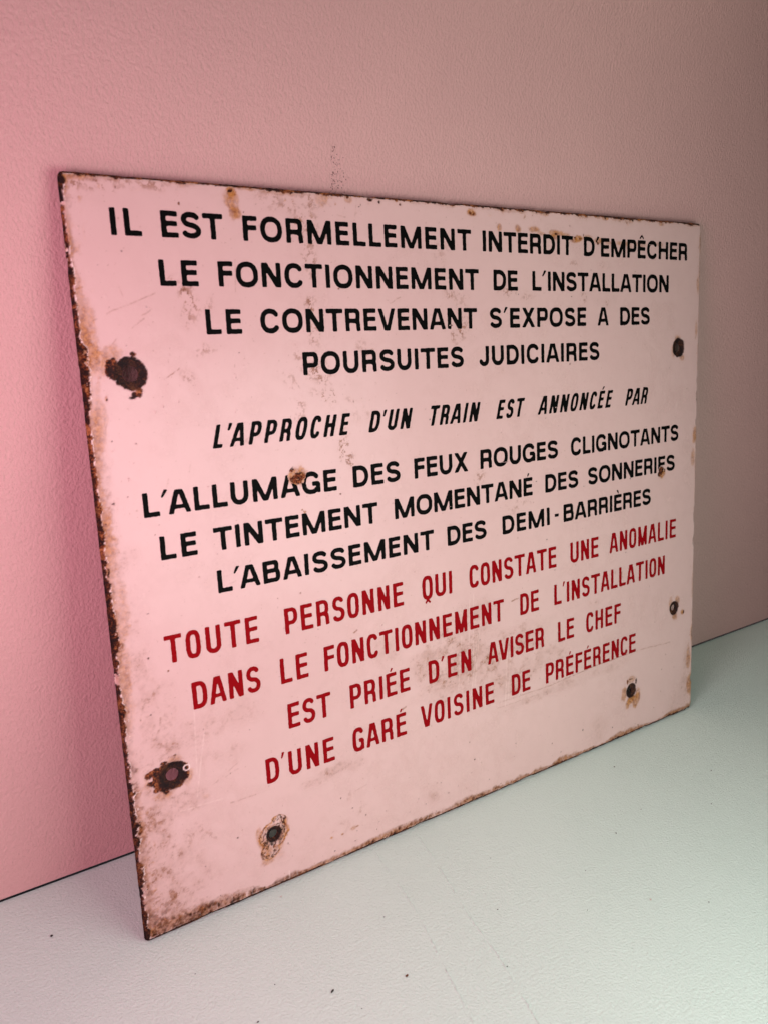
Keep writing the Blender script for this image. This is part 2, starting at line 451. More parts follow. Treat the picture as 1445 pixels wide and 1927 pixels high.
def wear_fields(x, y):
    """bare steel, rust stain, dirt, pale scratch, height (mm) at points of the plate"""
    x = x.astype(np.float32); y = y.astype(np.float32)
    nA = fbm(x, y, 7, 11, 4, 0.65); nB = fbm(x, y, 2.4, 12, 3, 0.7); nC = fbm(x, y, 26, 13, 3)
    nL = fbm(x, y, 55, 14, 3)
    eL, eR, eB, eT = x, W_ - x, y, H_ - y
    # --- bare steel along the edges
    low = sstep(330, 60, y)
    wL = 2.7 - 1.5 * sstep(420, 480, y) + 1.1 * nC + 1.0 * nA + 1.8 * sstep(0.1, .6, nC) + 0.3 * low
    wB = 2.1 + 0.9 * nC + 0.8 * nA
    wT = 1.75 - .5 * sstep(60, 10, x) + 0.9 * np.maximum(nC, -.5) + 0.9 * nA
    wR = 0.5 + 1.0 * np.maximum(nC, -.3) + 0.9 * nA
    bd = np.full(x.shape, -9, np.float32)
    for e, wd in ((eL, wL), (eR, wR), (eB, wB), (eT, wT)):
        bd = np.maximum(bd, wd - e + 0.9 * nB)
    bd = np.maximum(bd, .95 + .5 * nA - np.minimum(np.minimum(eL - 1.0, eR + .6), np.minimum(eB - 1.5, eT - .5)))
    # pieces of glaze still clinging within the rusty rim of the left and bottom edges
    cling = sstep(.18, .5, fbm(x, y, 5, 15, 3, .7)) * sstep(-0.1, .5, fbm(x, y, 11, 16, 2))
    rim = np.minimum(eL - 0.8, 99) < 4
    bd = bd - cling * (2.6 * (eL < 5) + 1.6 * (eB < 4))
    # --- round the holes
    ht = np.zeros_like(x); dark = np.zeros_like(x)
    for k, (hx, hy, r, rr, a) in enumerate(HOLES):
        d = np.hypot(x - hx, y - hy)
        near = d < rr + 25
        q = rr - d + a * (0.55 * nA + 0.35 * nB)
        if k == 1: q = rr + 2.0 - np.hypot((x - hx + 1.2) * 0.86, (y - hy) * 1.12) + a * (0.55 * nA + 0.35 * nB)
        bd = np.where(near, np.maximum(bd, q), bd)
        dark = np.maximum(dark, sstep(rr + 2.5, rr - 1.0, d))
        ht = ht - np.where(near, 1.0 * sstep(rr + 1.0, r, d), 0)
    chip = np.full(x.shape, -9, np.float32)
    for cx, cy, rx, ry in CHIPS:
        px, py = pm(cx, cy)
        s = (np.abs(x - px) < rx * 3 + 3) & (np.abs(y - py) < ry * 3 + 3)
        q = (1 - flakes_ring(x[s], y[s], px, py, rx, ry)) * min(rx, ry) + 0.8 * nA[s] * min(1, ry * .6) + .5 * nB[s] * min(1, ry * .6)
        chip[s] = np.maximum(chip[s], q)
    bd = np.maximum(bd, chip)
    # the knot in the A of the sixth line is lumpy: flakes of glaze inside it
    px, py = pm(560, 897)
    s = (np.abs(x - px) < 12) & (np.abs(y - py) < 12)
    bd[s] -= 3.6 * sstep(.25, .5, fbm(x[s], y[s], 3.2, 18, 2))
    # pin chips scattered over the face
    pc = fbm(x, y, 3.0, 19, 2)
    pin = (pc - 1.42 + 0.13 * sstep(90, 0, np.minimum(np.minimum(eL, eT), eB))) * 3
    bd = np.maximum(bd, pin)
    bare = sstep(-0.25, 0.3, bd)
    # halo of the third hole: cracked glaze, half rusted
    px, py = 100.5, 42.0
    s = (np.abs(x - px) < 26) & (np.abs(y - py) < 26)
    halo = np.zeros_like(x)
    dd = np.minimum(flakes_ring(x[s], y[s], 101, 43, 11.5, 10.5), np.minimum(flakes_ring(x[s], y[s], 106, 53, 6, 4.5), flakes_ring(x[s], y[s], 97, 31, 7.5, 6.5)))
    hl = sstep(1.12, .95, dd + 0.12 * nA[s])
    crk = np.abs(fbm(x[s], y[s], 3.0, 21, 3, .6))
    halo[s] = hl
    bare[s] = np.maximum(bare[s], hl * sstep(.20, .06, crk) * .95)
    edge3 = hl * sstep(.86, 1.0, dd + 0.12 * nA[s])
    # --- stains
    stain = np.zeros_like(x)
    for cx, cy, rx, ry, k in STAINS:
        px, py = pm(cx, cy)
        s = (np.abs(x - px) < rx * 2.4 + 2) & (np.abs(y - py) < ry * 2.4 + 2)
        q = flakes_ring(x[s], y[s], px, py, rx, ry) + 0.38 * nA[s] + .2 * nB[s]
        g = 1.25 * k * sstep(1.25, .55, q) * (0.78 + .35 * nB[s])
        stain[s] = 1 - (1 - stain[s]) * (1 - np.clip(g, 0, 1))
    s = halo > 0
    stain_h = np.zeros_like(x); sx = (np.abs(x - 100.5) < 26) & (np.abs(y - 42.0) < 26)
    stain_h[sx] = np.clip(edge3 * .9 + hl * .60 * sstep(-.2, .5, fbm(x[sx], y[sx], 4, 23, 3)), 0, 1)
    stain = 1 - (1 - stain) * (1 - stain_h)
    around = sstep(-2.8, 0.1, bd) * (0.6 + .5 * nA)
    keep = sstep(-.2, .4, nC + .3 * nA)
    stain = 1 - (1 - stain) * (1 - np.clip(around * (0.25 + .6 * keep) * ((eL < 14) | (eB < 8) | (eT < 8) | (eR < 8) | (halo > 0)) * .75, 0, 1))
    # --- dirt
    dirt = np.zeros_like(x)
    grit = sstep(.0, .42, fbm(x, y, 3.2, 24, 4, .85) + .3 * nA)
    soft = sstep(-.5, .8, fbm(x, y, 9, 25, 4, .65))
    streak = sstep(-.2, .6, fbm(x * .35 + y * .12, y * 1.6 - x * .35, 3.0, 26, 4, .7))
    for cx, cy, rx, ry, k, soften in SMUDGES:
        px, py = pm(cx, cy)
        s = (np.abs(x - px) < rx * 1.9 + 3) & (np.abs(y - py) < ry * 1.9 + 3)
        q = flakes_ring(x[s], y[s], px, py, rx, ry) + 0.35 * nA[s]
        tex = 1.5 * grit[s] * (.4 + .6 * soft[s]) if not soften else (.20 + .32 * soft[s] + .50 * streak[s] * grit[s] + .60 * grit[s] * soft[s])
        g = k * sstep(1.35, .35, q) * tex * .95
        dirt[s] = 1 - (1 - dirt[s]) * (1 - np.clip(g, 0, 1))
    # brown band above the bottom edge, wider to the left, and beside the left edge
    bw = 6.5 + 3.5 * nC + 6.0 * sstep(110, 5, x) + 1.3 * nA - 2.0 * sstep(420, 600, x)
    band = sstep(bw * 1.1, bw * .55, eB) * np.clip(.92 + .45 * fbm(x, y, 40, 27, 2), 0.35, 1) * (0.85 + .3 * nB + .2 * vnoise(x, y * .12, 1.3, 71))
    lw = 5.5 + 3.0 * nL + 2.5 * nA + 3 * low
    bandl = sstep(lw * 1.1, lw * .45, eL) * np.clip(.55 + .6 * nC + .25 * low, 0.1, .95) * (.7 + .4 * nB)
    topb = sstep(4.5 + 2.5 * nC, 1.2, eT) * np.clip(.25 + .6 * nC, 0, .7) * (.6 + .5 * nB)
    rb = sstep(4.0 + 3.5 * nC, 0.5, eR) * np.clip(.3 + .5 * nC, 0, .6)
    # freshly chipped, clean rim along the bottom
    clean = sstep(3.0 + 1.2 * nA + 1.2 * nB, 1.8, eB) * sstep(-.3, .1, fbm(x, y, 3.5, 72, 3, .7) + .25) * sstep(-.5, .3, fbm(x, y, 30, 28, 2))
    band = band * (1 - .92 * clean) * .95
    for b in (band, bandl, topb, rb):
        dirt = 1 - (1 - dirt) * (1 - np.clip(b, 0, 1))
    stain = 1 - (1 - stain) * (1 - np.clip(.55 * band + .6 * bandl * sstep(-.2, .4, nC), 0, 1))
    bare = np.maximum(bare, np.clip(band * sstep(-.25, .55, nA + .6 * nB) * .9 * sstep(500, 200, x), 0, .9))
    bare = np.maximum(bare, np.clip(bandl * sstep(.15, .7, nA + .5 * nB) * .8, 0, .85))
    cor = np.hypot(np.maximum(x, 0) * .8, y * 1.0)
    cg = sstep(30 + 7 * nA, 8, cor) * (.55 + .35 * nB + .3 * nA) + sstep(14 + 4 * nA, 3, cor) * .5
    bare = np.maximum(bare, np.clip(cg, 0, .92) * sstep(-.45, .25, nB + nA * .6))
    dirt = 1 - (1 - dirt) * (1 - np.clip(cg * .9, 0, .9))
    veil = .06 * soft * (0.4 + sstep(-.3, .6, nL))
    dirt = 1 - (1 - dirt) * (1 - veil)
    specks = sstep(1.05, 1.35, fbm(x, y, 1.5, 29, 2)) * .45
    dirt = np.maximum(dirt, specks)
    pale = np.zeros_like(x)
    for x0, y0, x1, y1, hw, k, isp in SCRATCH:
        a = pm(x0, y0); b = pm(x1, y1)
        s = (x > min(a[0], b[0]) - 3) & (x < max(a[0], b[0]) + 3) & (y > min(a[1], b[1]) - 3) & (y < max(a[1], b[1]) + 3)
        d, t = seg_d(x[s], y[s] + 0.5 * nA[s], *a, *b)
        g = k * sstep(hw + .45, hw * .4, d) * np.clip(.7 + .6 * nB[s], 0, 1)
        if isp: pale[s] = np.maximum(pale[s], g)
        else: dirt[s] = np.maximum(dirt[s], g)
    # pale broken edges of the glaze, mostly on the left rim
    lip = sstep(-.85, -.25, bd) * sstep(.25, -.15, bd)
    lipk = sstep(10, 4, eL) * 1.1 + sstep(5, 2, eB) * .5 + sstep(6, 3, eT) * .25
    pale = np.maximum(pale, lip * np.clip(lipk, 0, .95) * sstep(-.3, .2, fbm(x, y, 2.6, 30, 2)))
    # the small white eye beside the lower left hole
    px, py = pm(352, 1446)
    q = np.hypot(x - px, y - py)
    pale = np.where((q < 2.7) & (q > 1.3), np.maximum(pale, .85 * (nB > -.5)), pale)
    bare = np.where((q < 2.6) & (q > 1.4), bare * .15, bare)
    bare = np.where(q < 1.3, 1, bare)
    dark = np.maximum(dark, sstep(3.2, 1.0, np.minimum(eB, eL)) * sstep(-.4, .3, nC) * .8)
    dark = np.maximum(dark, sstep(13 + 2 * nA, 4, eB) * (.35 + .45 * sstep(160, 20, x)))
    dark = np.maximum(dark, sstep(9 + 2 * nA, 3, eL) * (.2 + .5 * low))
    # height: glaze 0.45 mm thick on the steel, gently wavy, rolled over at the rim
    h = ht + 0.45 * (1 - bare) + bare * .28 * nB + .10 * nC + halo * .18 * nB
    h = h + .12 * lip
    od = outline(x, y)
    h = h - 1.5 * (1 - sstep(0, 3.0, od)) ** 2
    h = h - .25 * sstep(.2, 1.0, dirt) * 0
    return bare, stain, dirt, pale, h, dark


# grid of the front face
GS = 0.55
nx = int(W_ / GS) + 3; ny = int(H_ / GS) + 3
gx = (np.arange(nx) - 1) * GS; gy = (np.arange(ny) - 1) * GS
X, Y = np.meshgrid(gx, gy)
X = X.astype(np.float64); Y = Y.astype(np.float64)


def solid(x, y): return np.minimum(outline(x, y), holes_d(x, y))


D = solid(X, Y)
# pull the vertices nearest the outline and the holes onto them
for it in range(3):
    e = 0.05
    s = np.abs(D) < GS * 0.72
    xs, ys = X[s], Y[s]
    d0 = solid(xs, ys)
    gxv = (solid(xs + e, ys) - d0) / e; gyv = (solid(xs, ys + e) - d0) / e
    gn = np.maximum(gxv ** 2 + gyv ** 2, .3)
    if it == 0: sel = s; target = True
    X[sel] -= np.clip(d0 * gxv / gn, -.3, .3) if it == 0 else 0 * X[sel]
    if it == 0:
        Y[sel] -= np.clip(d0 * gyv / gn, -.3, .3)
        D2 = D.copy(); D2[sel] = 0.0
    break
okv = (D2 >= 0)
cell = okv[:-1, :-1] & okv[:-1, 1:] & okv[1:, 1:] & okv[1:, :-1]
bare, stain, dirt, pale, Hh, dark = wear_fields(X.ravel(), Y.ravel())
Hgrid = Hh.reshape(X.shape)
idx = np.arange(nx * ny).reshape(ny, nx)
q = np.stack([idx[:-1, :-1][cell], idx[:-1, 1:][cell], idx[1:, 1:][cell], idx[1:, :-1][cell]], 1)
used = np.zeros(nx * ny, bool); used[q.ravel()] = True
remap = np.cumsum(used) - 1
q = remap[q].astype(np.int32)
co = np.stack([X.ravel()[used], Y.ravel()[used], Hh[used] - 0.45], 1) / 1000.0
me = bpy.data.meshes.new('enamel_face')
me.vertices.add(len(co)); me.vertices.foreach_set('co', co.astype(np.float32).ravel())
me.loops.add(len(q) * 4); me.loops.foreach_set('vertex_index', q.ravel())
me.polygons.add(len(q))
me.polygons.foreach_set('loop_start', (np.arange(len(q)) * 4).astype(np.int32))
me.polygons.foreach_set('loop_total', np.full(len(q), 4, np.int32))
me.polygons.foreach_set('use_smooth', np.ones(len(q), bool))
me.update(calc_edges=True)
ca = me.color_attributes.new('wear', 'FLOAT_COLOR', 'POINT')
cols = np.stack([bare[used], stain[used], dirt[used], pale[used]], 1).astype(np.float32)
ca.data.foreach_set('color', cols.ravel())
da = me.attributes.new('dark_rust', 'FLOAT', 'POINT')
da.data.foreach_set('value', dark[used].astype(np.float32))
me.materials.append(MAT_PLATE)
face = bpy.data.objects.new('enamel_face', me); COL.objects.link(face); face.parent = sign


def height_at(x, y):
    i = int(min(max(round(x / GS) + 1, 0), nx - 1)); j = int(min(max(round(y / GS) + 1, 0), ny - 1))
    return float(Hgrid[j, i]) - 0.45


# steel body behind the face: same outline and holes, 3 mm thick
BS = 0.8
bx = (np.arange(int(W_ / BS) + 5) - 2) * BS; by = (np.arange(int(H_ / BS) + 5) - 2) * BS
BX, BY = np.meshgrid(bx, by)
loops = contours(solid(BX, BY) - 0.12, bx[0], by[0], BS)
loops = [L for L in loops if len(L) > 12]
verts, faces = [], []
tess = tessellate_polygon([[Vector((p[0], p[1], 0)) for p in L] for L in loops])
flat = [p for L in loops for p in L]; n0 = len(flat)
for z in (-T, -T + 0.0004, -0.0016):
    for L in loops:
        for k, p in enumerate(L):
            if z == -T:
                a = np.array(L[k - 1]); b = np.array(L[(k + 1) % len(L)]); t_ = b - a
                t_ = t_ / max(np.hypot(*t_), 1e-6)
                verts.append(((p[0] - t_[1] * .4) / 1000, (p[1] + t_[0] * .4) / 1000, z))
            else:
                verts.append((p[0] / 1000, p[1] / 1000, z))
faces += [tuple(reversed(t)) if True else t for t in tess]
o_ = 0
for L in loops:
    m_ = len(L)
    for k in range(m_):
        a, b = o_ + k, o_ + (k + 1) % m_
        faces.append((a, b, b + n0, a + n0)); faces.append((a + n0, b + n0, b + 2 * n0, a + 2 * n0))
    o_ += m_
link('steel_backing', verts, faces, MAT_STEEL, sign)

# two stub stand-offs on the back, near the top: they rest against the wall
for cx_ in (150, 450):
    bv, bf = [], []; b0 = 0
    for zz in (-0.0028, -(WALL_Y - 0.482 * math.sin(LEAN)) / math.cos(LEAN) + 0.0002):
        for i in range(12):
            a = 2 * math.pi * i / 12
            bv.append(((cx_ + 5 * math.cos(a)) / 1000, (482 + 5 * math.sin(a)) / 1000, zz))
    for i in range(12):
        j = (i + 1) % 12
        bf.append((b0 + i, b0 + 12 + i, b0 + 12 + j, b0 + j))
    bf.append(tuple(b0 + 12 + i for i in reversed(range(12))))
    link('stand_off', bv, bf, MAT_STEEL, sign)

# ------------------------------------------------------------------ lettering
STEP = 0.22


class Glyph:
    def __init__(s, w, h, st):
        s.w, s.h, s.st = w, h, st; s.F = None
        s.m = 1.2
        s.ytop = h + 6.5; s.ybot = -4.5
        s.xs = np.arange(-s.m, w + s.m + STEP, STEP); s.ys = np.arange(s.ybot - s.m, s.ytop + s.m, STEP)
        s.X, s.Y = np.meshgrid(s.xs, s.ys)
        s.F = np.full(s.X.shape, 9.0)

    def line(s, pts, st=None, butt=(True, True), clip=None):
        r = (st or s.st) / 2
        f = np.full(s.X.shape, 9.0)
        n = len(pts) - 1
        for k in range(n):
            (x0, y0), (x1, y1) = pts[k], pts[k + 1]
            dx, dy = x1 - x0, y1 - y0; L = math.hypot(dx, dy)
            if L < 1e-6: continue
            u = ((s.X - x0) * dx + (s.Y - y0) * dy) / L
            v = np.abs((s.X - x0) * dy - (s.Y - y0) * dx) / L - r
            g = np.maximum(v, np.maximum(-u, u - L))
            f = np.minimum(f, g)
        for k in range(1, n):
            f = np.minimum(f, np.hypot(s.X - pts[k][0], s.Y - pts[k][1]) - r)
        if clip: f = np.maximum(f, np.maximum(clip[0] - s.Y, s.Y - clip[1]))
        s.F = np.minimum(s.F, f)

    def ring(s, cx, cy, rx, ry, n=2.3, a0=0, a1=360, st=None):
        pts = []
        K = 44
        for k in range(K + 1):
            a = math.radians(a0 + (a1 - a0) * k / K)
            c, q = math.cos(a), math.sin(a)
            pts.append((cx + rx * math.copysign(abs(c) ** (2 / n), c), cy + ry * math.copysign(abs(q) ** (2 / n), q)))
        s.line(pts, st)

    def poly(s, pts):
        """convex polygon, counter-clockwise"""
        if sum(a[0] * b[1] - b[0] * a[1] for a, b in zip(pts, pts[1:] + pts[:1])) < 0: pts = pts[::-1]
        f = np.full(s.X.shape, -9.0)
        for k in range(len(pts)):
            (x0, y0), (x1, y1) = pts[k], pts[(k + 1) % len(pts)]
            L = math.hypot(x1 - x0, y1 - y0)
            f = np.maximum(f, ((s.X - x0) * (y1 - y0) - (s.Y - y0) * (x1 - x0)) / L)
        s.F = np.minimum(s.F, f)

    def loops(s, round_=0.35):
        f = np.clip(-s.F, -1.2, 1.2)
        r = max(1, int(3 * round_ / STEP)); k = np.exp(-0.5 * (np.arange(-r, r + 1) * STEP / round_) ** 2); k /= k.sum()
        f = np.apply_along_axis(lambda a: np.convolve(a, k, 'same'), 0, f)
        f = np.apply_along_axis(lambda a: np.convolve(a, k, 'same'), 1, f)
        return contours(f + 0.04, s.xs[0], s.ys[0], STEP)


WIDTH = {  # ink widths in mm
    'black': dict(A=15.4, B=13.2, C=14.6, D=13.6, E=10.9, F=10.4, G=15.0, H=13.8, I=3.6, J=10.4, L=10.5, M=18.8, N=14.1, O=15.9, P=12.4, Q=15.9,
                  R=12.9, S=13.1, T=13.6, U=13.0, V=14.8, X=15.2),
    'italic': dict(A=10.2, B=8.6, C=8.0, D=8.6, E=6.8, F=6.6, G=8.6, H=8.4, I=2.85, J=6.8, L=6.5, M=11.6, N=8.8, O=8.6, P=8.0, Q=8.6,
                   R=8.4, S=8.0, T=8.6, U=8.2, V=9.4, X=9.4),
    'red': dict(A=12.0, B=10.6, C=10.3, D=10.5, E=9.8, F=9.3, G=10.5, H=10.6, I=3.3, J=8.6, L=9.3, M=12.8, N=10.7, O=10.4, P=10.4, Q=10.4,
                R=10.8, S=10.7, T=12.0, U=10.8, V=11.8, X=12.0)}
STROKE = dict(black=3.35, italic=2.8, red=3.15)
CAP = dict(black=15.9, italic=15.6, red=19.3)
EXP = dict(black=2.35, italic=2.8, red=3.1)
SB = {}   # side bearings left, right
for c in 'BDEFHIKLMNPRU': SB[c] = [1.65, 1.65]
for c in 'OQCGS': SB[c] = [1.15, 1.15]
SB['D'][1] = 1.15; SB['C'][1] = .85; SB['E'][1] = 1.35; SB['F'][1] = .8; SB['L'][1] = .9; SB['P'][1] = .9; SB['R'][1] = 1.3; SB['B'][1] = 1.3
for c in 'AVXT': SB[c] = [.75, .75]
SB['J'] = [.9, 1.65]; SB["'"] = [.5, .6]
BASEC = {'É': 'E', 'È': 'E', 'Ê': 'E'}
_cache = {}


def glyph(ch, style):
    key = (ch, style)
    if key in _cache: return _cache[key]
    b = BASEC.get(ch, ch)
    h = CAP[style]; st = STROKE[style]; n = EXP[style]; r = st / 2
    vs = st * 0.92        # horizontals are a little thinner than stems
    if ch == "'":
        w = {'black': 5.0, 'italic': 3.4, 'red': 3.2}[style]
        g = Glyph(w, h, st)
        if style == 'black': g.poly([(0, h - 4.0), (1.1, h - 4.3), (w, h + .6), (w - 2.6, h + .9)])
        elif style == 'italic': g.poly([(0.1, h - 4.4), (1.6, h - 4.6), (w - .5, h + .3), (w - 3.0, h + .5)])
        else: g.poly([(0, h - 3.2), (1.0, h - 3.6), (w, h + .9), (w - 2.0, h + 1.4)])
        _cache[key] = (g.loops(.34), w); return _cache[key]
    w = WIDTH[style][b]
    g = Glyph(w, h, st)
    V = lambda x, y0=0, y1=h: g.line([(x, y0), (x, y1)])
    Hn = lambda x0, x1, y: g.line([(x0, y), (x1, y)], vs)
    C = (-0.0, h)
    if b == 'A':
        g.line([(r * .95 - .28, -1), (w / 2 - r * .42, h + .9)], st * .97, clip=(0, h)); g.line([(w - r * .95 + .28, -1), (w / 2 + r * .42, h + .9)], st * .97, clip=(0, h))
        g.line([(w * .26, h * .285), (w * .74, h * .285)], vs * .85)
    elif b in 'EF':
        V(r); Hn(r, w * .985, h - vs / 2); Hn(r, w * .94, h * .53)
        if b == 'E': Hn(r, w, vs / 2)
    elif b == 'L': V(r); Hn(r, w, vs / 2)
    elif b == 'I': g = Glyph(w, h, st); g.line([(w / 2, 0), (w / 2, h)], min(st, w))
    elif b == 'T': g.line([(w / 2, 0), (w / 2, h)]); Hn(0, w, h - vs / 2)
    elif b == 'H': V(r); V(w - r); Hn(r, w - r, h * .52)
    elif b == 'N':
        V(r); V(w - r); g.line([(r * .95, h + .2), (w - r * .95, -.2)], st * 1.12, clip=(0, h))
    elif b == 'M':
        V(r); V(w - r)
        g.line([(r * 1.0, h + .4), (w / 2, -.3)], st * .98, clip=(0, h)); g.line([(w - r * 1.0, h + .4), (w / 2, -.3)], st * .98, clip=(0, h))
    elif b == 'V':
        g.line([(r * .95 - .28, h + 1), (w / 2 - r * .3, -.9)], st * .97, clip=(0, h)); g.line([(w - r * .95 + .28, h + 1), (w / 2 + r * .3, -.9)], st * .97, clip=(0, h))
    elif b == 'X':
        g.line([(r, -.8), (w - r * 1.2, h + .8)], clip=(0, h)); g.line([(r * 1.2, h + .8), (w - r, -.8)], clip=(0, h))
    elif b in 'OQ':
        g.ring(w / 2, h / 2, w / 2 - r, h / 2 - vs / 2 + .15, n)
        if b == 'Q':
            g.line([(w / 2, 0.8), (w / 2, -1.2)], 2.2)
            g.line([(w / 2, -.6), (w / 2 - 2.4, -3.1)], 1.6); g.line([(w / 2, -.6), (w / 2 + 2.4, -3.1)], 1.6)
    elif b == 'C':
        g.ring(w / 2 + .1, h / 2, w / 2 - r, h / 2 - vs / 2 + .15, n, 33, 327) if style == 'black' else g.ring(w / 2, h / 2, w / 2 - r, h / 2 - vs / 2 + .1, n, 30, 330)
    elif b == 'G':
        g.ring(w / 2, h / 2, w / 2 - r, h / 2 - vs / 2 + .15, n, 33, 322)
        g.line([(w - r * .95, .6), (w - r * .95, h * .47)], st * .9); Hn(w * .56, w - r * .6, h * .45)
        g.F = np.maximum(g.F, -g.Y + 0.0 - .2)
    elif b == 'D':
        V(r)
        k = min(w * .62, h * .5)
        pts = [(r, h - vs / 2), (w - k, h - vs / 2)]
        for i in range(1, 20):
            a = math.pi / 2 - math.pi * i / 20
            c_, s_ = math.cos(a), math.sin(a)
            pts.append((w - k + (k - r) * abs(c_) ** (2 / (n - .1)), h / 2 + (h / 2 - vs / 2) * math.copysign(abs(s_) ** (2 / (n - .1)), s_)))
        pts += [(w - k, vs / 2), (r, vs / 2)]
        g.line(pts)
    elif b in 'PRB':
        yb = {'P': h * .42, 'R': h * .455, 'B': h * .535}[b]
        V(r)

        def bowl(y0, y1, ww):
            k = min((y1 - y0) / 2, ww * .5)
            pts = [(r, y1), (ww - k, y1)]
            for i in range(1, 16):
                a = math.pi / 2 - math.pi * i / 16
                c_, s_ = math.cos(a), math.sin(a)
                pts.append((ww - k + (k - r) * abs(c_) ** (2 / 2.5), (y0 + y1) / 2 + (y1 - y0) / 2 * math.copysign(abs(s_) ** (2 / 2.5), s_)))
            pts += [(ww - k, y0), (r, y0)]
            g.line(pts, vs)
            g.line([p for p in pts[4:-4]], st)
        bowl(yb, h - vs / 2, w - (.9 if b == 'B' else .5 if b == 'R' else 0))
        if b == 'B': bowl(vs / 2, yb, w)
        if b == 'R':
            xl = w - r * 1.25
            g.line([(w * .5, yb), (w * .66, yb - .1), (xl - .3, yb - h * .07), (xl, yb - h * .16), (xl + .02, h * .12), (xl + .35, 0)], st * .98)
    elif b == 'U':
        k = w / 2 - r
        pts = [(r, h), (r, k * 1.15)]
        for i in range(1, 20):
            a = math.pi + math.pi * i / 20
            c_, s_ = math.cos(a), math.sin(a)
            pts.append((w / 2 + k * math.copysign(abs(c_) ** (2 / 2.3), c_), vs / 2 + k * 1.15 - vs / 2 * 0 + (k * 1.15) * -abs(s_) ** (2 / 2.3) - 0 * r))
        pts += [(w - r, k * 1.15), (w - r, h)]
        g.line(pts)
    elif b == 'J':
        k = (w - st) / 2
        pts = [(w - r, h), (w - r, k + .6)]
        for i in range(1, 18):
            a = -math.pi * i / 17 * .93
            pts.append((w / 2 + k * math.cos(a), vs / 2 + k + (k + .1) * math.sin(a)))
        g.line(pts)
    elif b == 'S':
        hw = w / 2 - r; t = vs / 2
        q = (h - 2 * t) / 4
        pts = []
        for i in range(0, 19):
            a = math.radians(18 + (270 - 18) * i / 18)
            s_ = math.sin(a); c_ = math.cos(a)
            pts.append((w / 2 + (hw - .25) * math.copysign(abs(c_) ** (2 / 2.3), c_), h - t - q * .98 + q * .98 * math.copysign(abs(s_) ** (2 / 2.2), s_)))
        ymid = pts[-1][1]
        q2 = (ymid - t) / 2
        for i in range(1, 19):
            a = math.radians(90 - (90 + 162) * i / 18)
            s_ = math.sin(a); c_ = math.cos(a)
            pts.append((w / 2 + hw * math.copysign(abs(c_) ** (2 / 2.3), c_), t + q2 + q2 * math.copysign(abs(s_) ** (2 / 2.2), s_)))
        # lean the spine: shift middle points
        P = []
        for (px, py) in pts:
            P.append((px, py - 0.10 * (px - w / 2) * max(0, 1 - abs(py - h / 2) / (h * .22))))
        g.line(P, st * .97)
    if ch in 'ÉÈÊ':
        c = w * .5
        if ch == 'É': g.poly([(c - 1.1, h + 1.1), (c - .2, h + .9), (c + 1.9, h + 3.7), (c + .1, h + 4.1)])
        elif ch == 'È': g.poly([(c + 1.4, h + 1.1), (c + .3, h + 4.2), (c - 2.3, h + 4.3), (c + .4, h + .9)])
        else:
            g.line([(c - 2.6, h + 1.4), (c, h + 4.2), (c + 2.6, h + 1.4)], 1.3)
    lp = g.loops()
    _cache[key] = (lp, w)
    return _cache[key]


